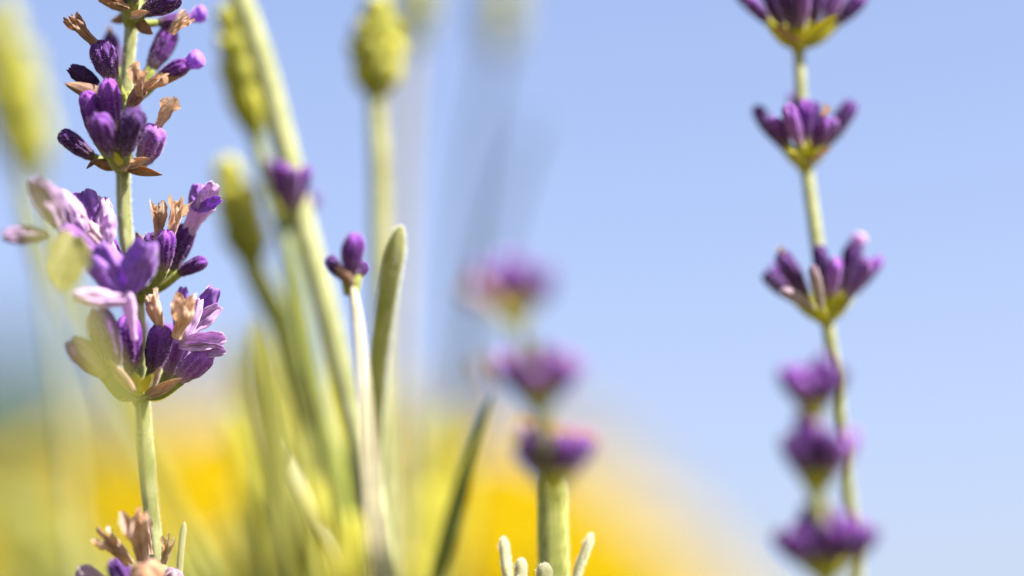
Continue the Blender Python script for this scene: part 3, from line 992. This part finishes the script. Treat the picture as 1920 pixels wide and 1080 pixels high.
def shoot(label, top_px, z, leaves, stem_w=26, stem_mat_=STEM_G, group=None, lean=0.0):
    """a short leafy shoot: stem from the soil up to just under the picture, leaves given by photo points"""
    x, y = top_px
    t = spike('lavender_shoot', label, 'shoot', [(x, y), (x + 6, y + 80), (x + 12, y + 180)], [z, z, z], stem_w, stem_mat_, group, lean)
    add_leaves(t, P(x + 4, y + 40, z), leaves)
    return t

shoot('shoot with a narrow felted grey-green leaf standing upright beside the small violet buds', (700, 1120), 28,
      [([(752, 422), (742, 480), (727, 570), (712, 690), (703, 830), (699, 1000)], [3, 4, 7, 12, 18, 24], 48, LEAF_F, 0.6, 3200),
       ([(655, 820), (668, 900), (684, 1010)], 32, 40, LEAF, -.5, 0)])
shoot('shoot ending in one dark green pointed leaf against the yellow blossom', (800, 1150), 17,
      [([(928, 730), (905, 790), (872, 890), (840, 1010), (815, 1100)], 22, 52, LEAF_D, -0.5, 0)], 30)
shoot('shoot with one dark green shaded leaf close against the thick pale diagonal stem', (650, 1150), 36,
      [([(524, 430), (536, 530), (556, 640), (586, 745), (622, 900), (645, 1080)], 36, 54, LEAF_D, 1.2, 0)], 28)
shoot('shoot with two pale-edged leaves catching the sun among the stems', (640, 1150), -20,
      [([(506, 785), (536, 846), (560, 905), (590, 985), (620, 1060)], -22, 34, LEAF_W, 0.6, 0),
       ([(600, 975), (628, 1040), (650, 1100)], -22, 34, LEAF_W, .5, 0)])
tT = spike('lavender_shoot', 'thick hairy yellow-green shoot tapering up behind the blurred spike', 'shoot',
      [(1032, 862), (1033, 880), (1034, 902), (1036, 925), (1036, 1000), (1038, 1080), (1042, 1180)], [6] * 7, [5, 20, 36, 44, 46, 47, 48], STEM_T, hairs=(5000, .7), per=10)
add_leaves(tT, P(1034, 1160, -3), [([(1022, 1054), (1022, 1085), (1026, 1120)], -6, 32, LEAF_W, .3, 500)])
shoot('tiny shoot with two whitish rounded leaf tips close together', (968, 1135), 0,
      [([(944, 1006), (948, 1040), (954, 1085)], -1, 23, LEAF_W, .6, 900), ([(978, 1046), (977, 1075), (974, 1105)], -3, 25, LEAF_W, .4, 700)], 20)
shoot('small leaning shoot with one whitish rounded tip beside the thick hairy shoot', (1070, 1150), 0,
      [([(1110, 1000), (1098, 1035), (1082, 1085)], 0, 22, LEAF_W, .7, 900)], 20)
shoot('thin pale thread-like shoot tip beside the withered lower whorl', (335, 1150), -3,
      [([(346, 978), (341, 1020), (337, 1085)], -3, 13, LEAF_W, .4, 0)], 14)
shoot('wide out of focus leaf close in front of the sharp spike', (430, 1200), -62,
      [([(40, 330), (75, 430), (120, 540), (170, 640), (218, 750), (290, 900), (350, 1020), (400, 1130)], -62, 42, LEAF, .4, 0)], 40)
# blurred leafy shoots filling the middle and the foot of the clump
rs = random.Random(77)
blur = [
 (840, 760, 790, 1100, 58, 62, LEAF_Y), (775, 720, 745, 1100, 52, 70, LEAF), (488, 610, 520, 1100, 52, -44, LEAF),
 (430, 760, 560, 1120, 60, 55, LEAF_Y), (625, 760, 655, 1120, 58, 62, LEAF_Y), (560, 800, 606, 1120, 56, 40, LEAF),
 (470, 830, 540, 1130, 60, 60, LEAF), (700, 830, 712, 1130, 60, 55, LEAF_Y), (745, 860, 756, 1130, 64, 75, LEAF_Y),
 (870, 880, 826, 1130, 56, 80, LEAF_Y), (390, 1000, 440, 1130, 70, 90, LEAF), (340, 1010, 380, 1140, 80, 95, LEAF),
 (150, 1010, 210, 1140, 80, 110, LEAF), (60, 930, 110, 1150, 90, 110, LEAF), (10, 930, 40, 1150, 80, 120, LEAF),
 (240, 1030, 270, 1150, 80, 110, LEAF), (670, 900, 690, 1140, 60, 45, LEAF), (590, 900, 640, 1140, 54, -40, LEAF_Y),
 (520, 930, 570, 1140, 60, 85, LEAF_Y), (790, 950, 780, 1140, 60, 60, LEAF), (100, 1010, 150, 1150, 90, 85, LEAF),
 (300, 1030, 330, 1150, 80, 80, LEAF),
 (500, 570, 600, 1120, 60, 62, LEAF), (452, 620, 560, 1120, 58, 72, LEAF_Y), (566, 610, 640, 1120, 60, 60, LEAF),
 (604, 690, 660, 1120, 58, 56, LEAF_Y), (530, 680, 620, 1120, 58, 64, LEAF_Y),
 (450, 900, 500, 1130, 56, 70, LEAF_Y), (540, 880, 590, 1130, 56, 66, LEAF_Y), (610, 930, 640, 1140, 60, 74, LEAF_Y),
 (730, 930, 740, 1140, 60, 90, LEAF_Y), (660, 960, 676, 1140, 60, -34, LEAF_Y), (810, 900, 790, 1130, 50, 46, LEAF_Y),
]
for x0, y0, x1, y1, wd, z, m in blur:
    z = z * 1.45 if z > 0 else z * 1.25
    mx = (x0 * .45 + x1 * .55) + rs.uniform(-12, 12)
    lv = [([(x0, y0), ((x0 + mx) / 2, y0 + (y1 - y0) * .28), (mx, (y0 + y1) / 2), (x1, y1)], z, wd, m, rs.uniform(.3, 1.0), 0)]
    sx = rs.choice((-1, 1))
    lv.append(([(x0 + sx * 46, y0 + 110 + rs.uniform(0, 60)), (mx + sx * 22, (y0 + y1) / 2 + 80), (x1 + sx * 4, y1 + 20)], z + rs.uniform(-4, 4), wd * .8, m, rs.uniform(-.8, .8), 0))
    if z < 0:
        lab, grp = 'strongly blurred leafy shoot standing in front of the lavender stems', 'blurred shoots in front'
    elif m is LEAF:
        lab, grp = 'blurred grey-green leafy shoot among the crowd at the foot of the lavender', 'blurred grey-green shoots'
    else:
        lab, grp = 'blurred bright yellow-green leafy shoot among the crowd at the foot of the lavender', 'blurred yellow-green shoots'
    shoot(lab, (x1, y1 + 40), z, lv, 28, STEM_Y, grp)
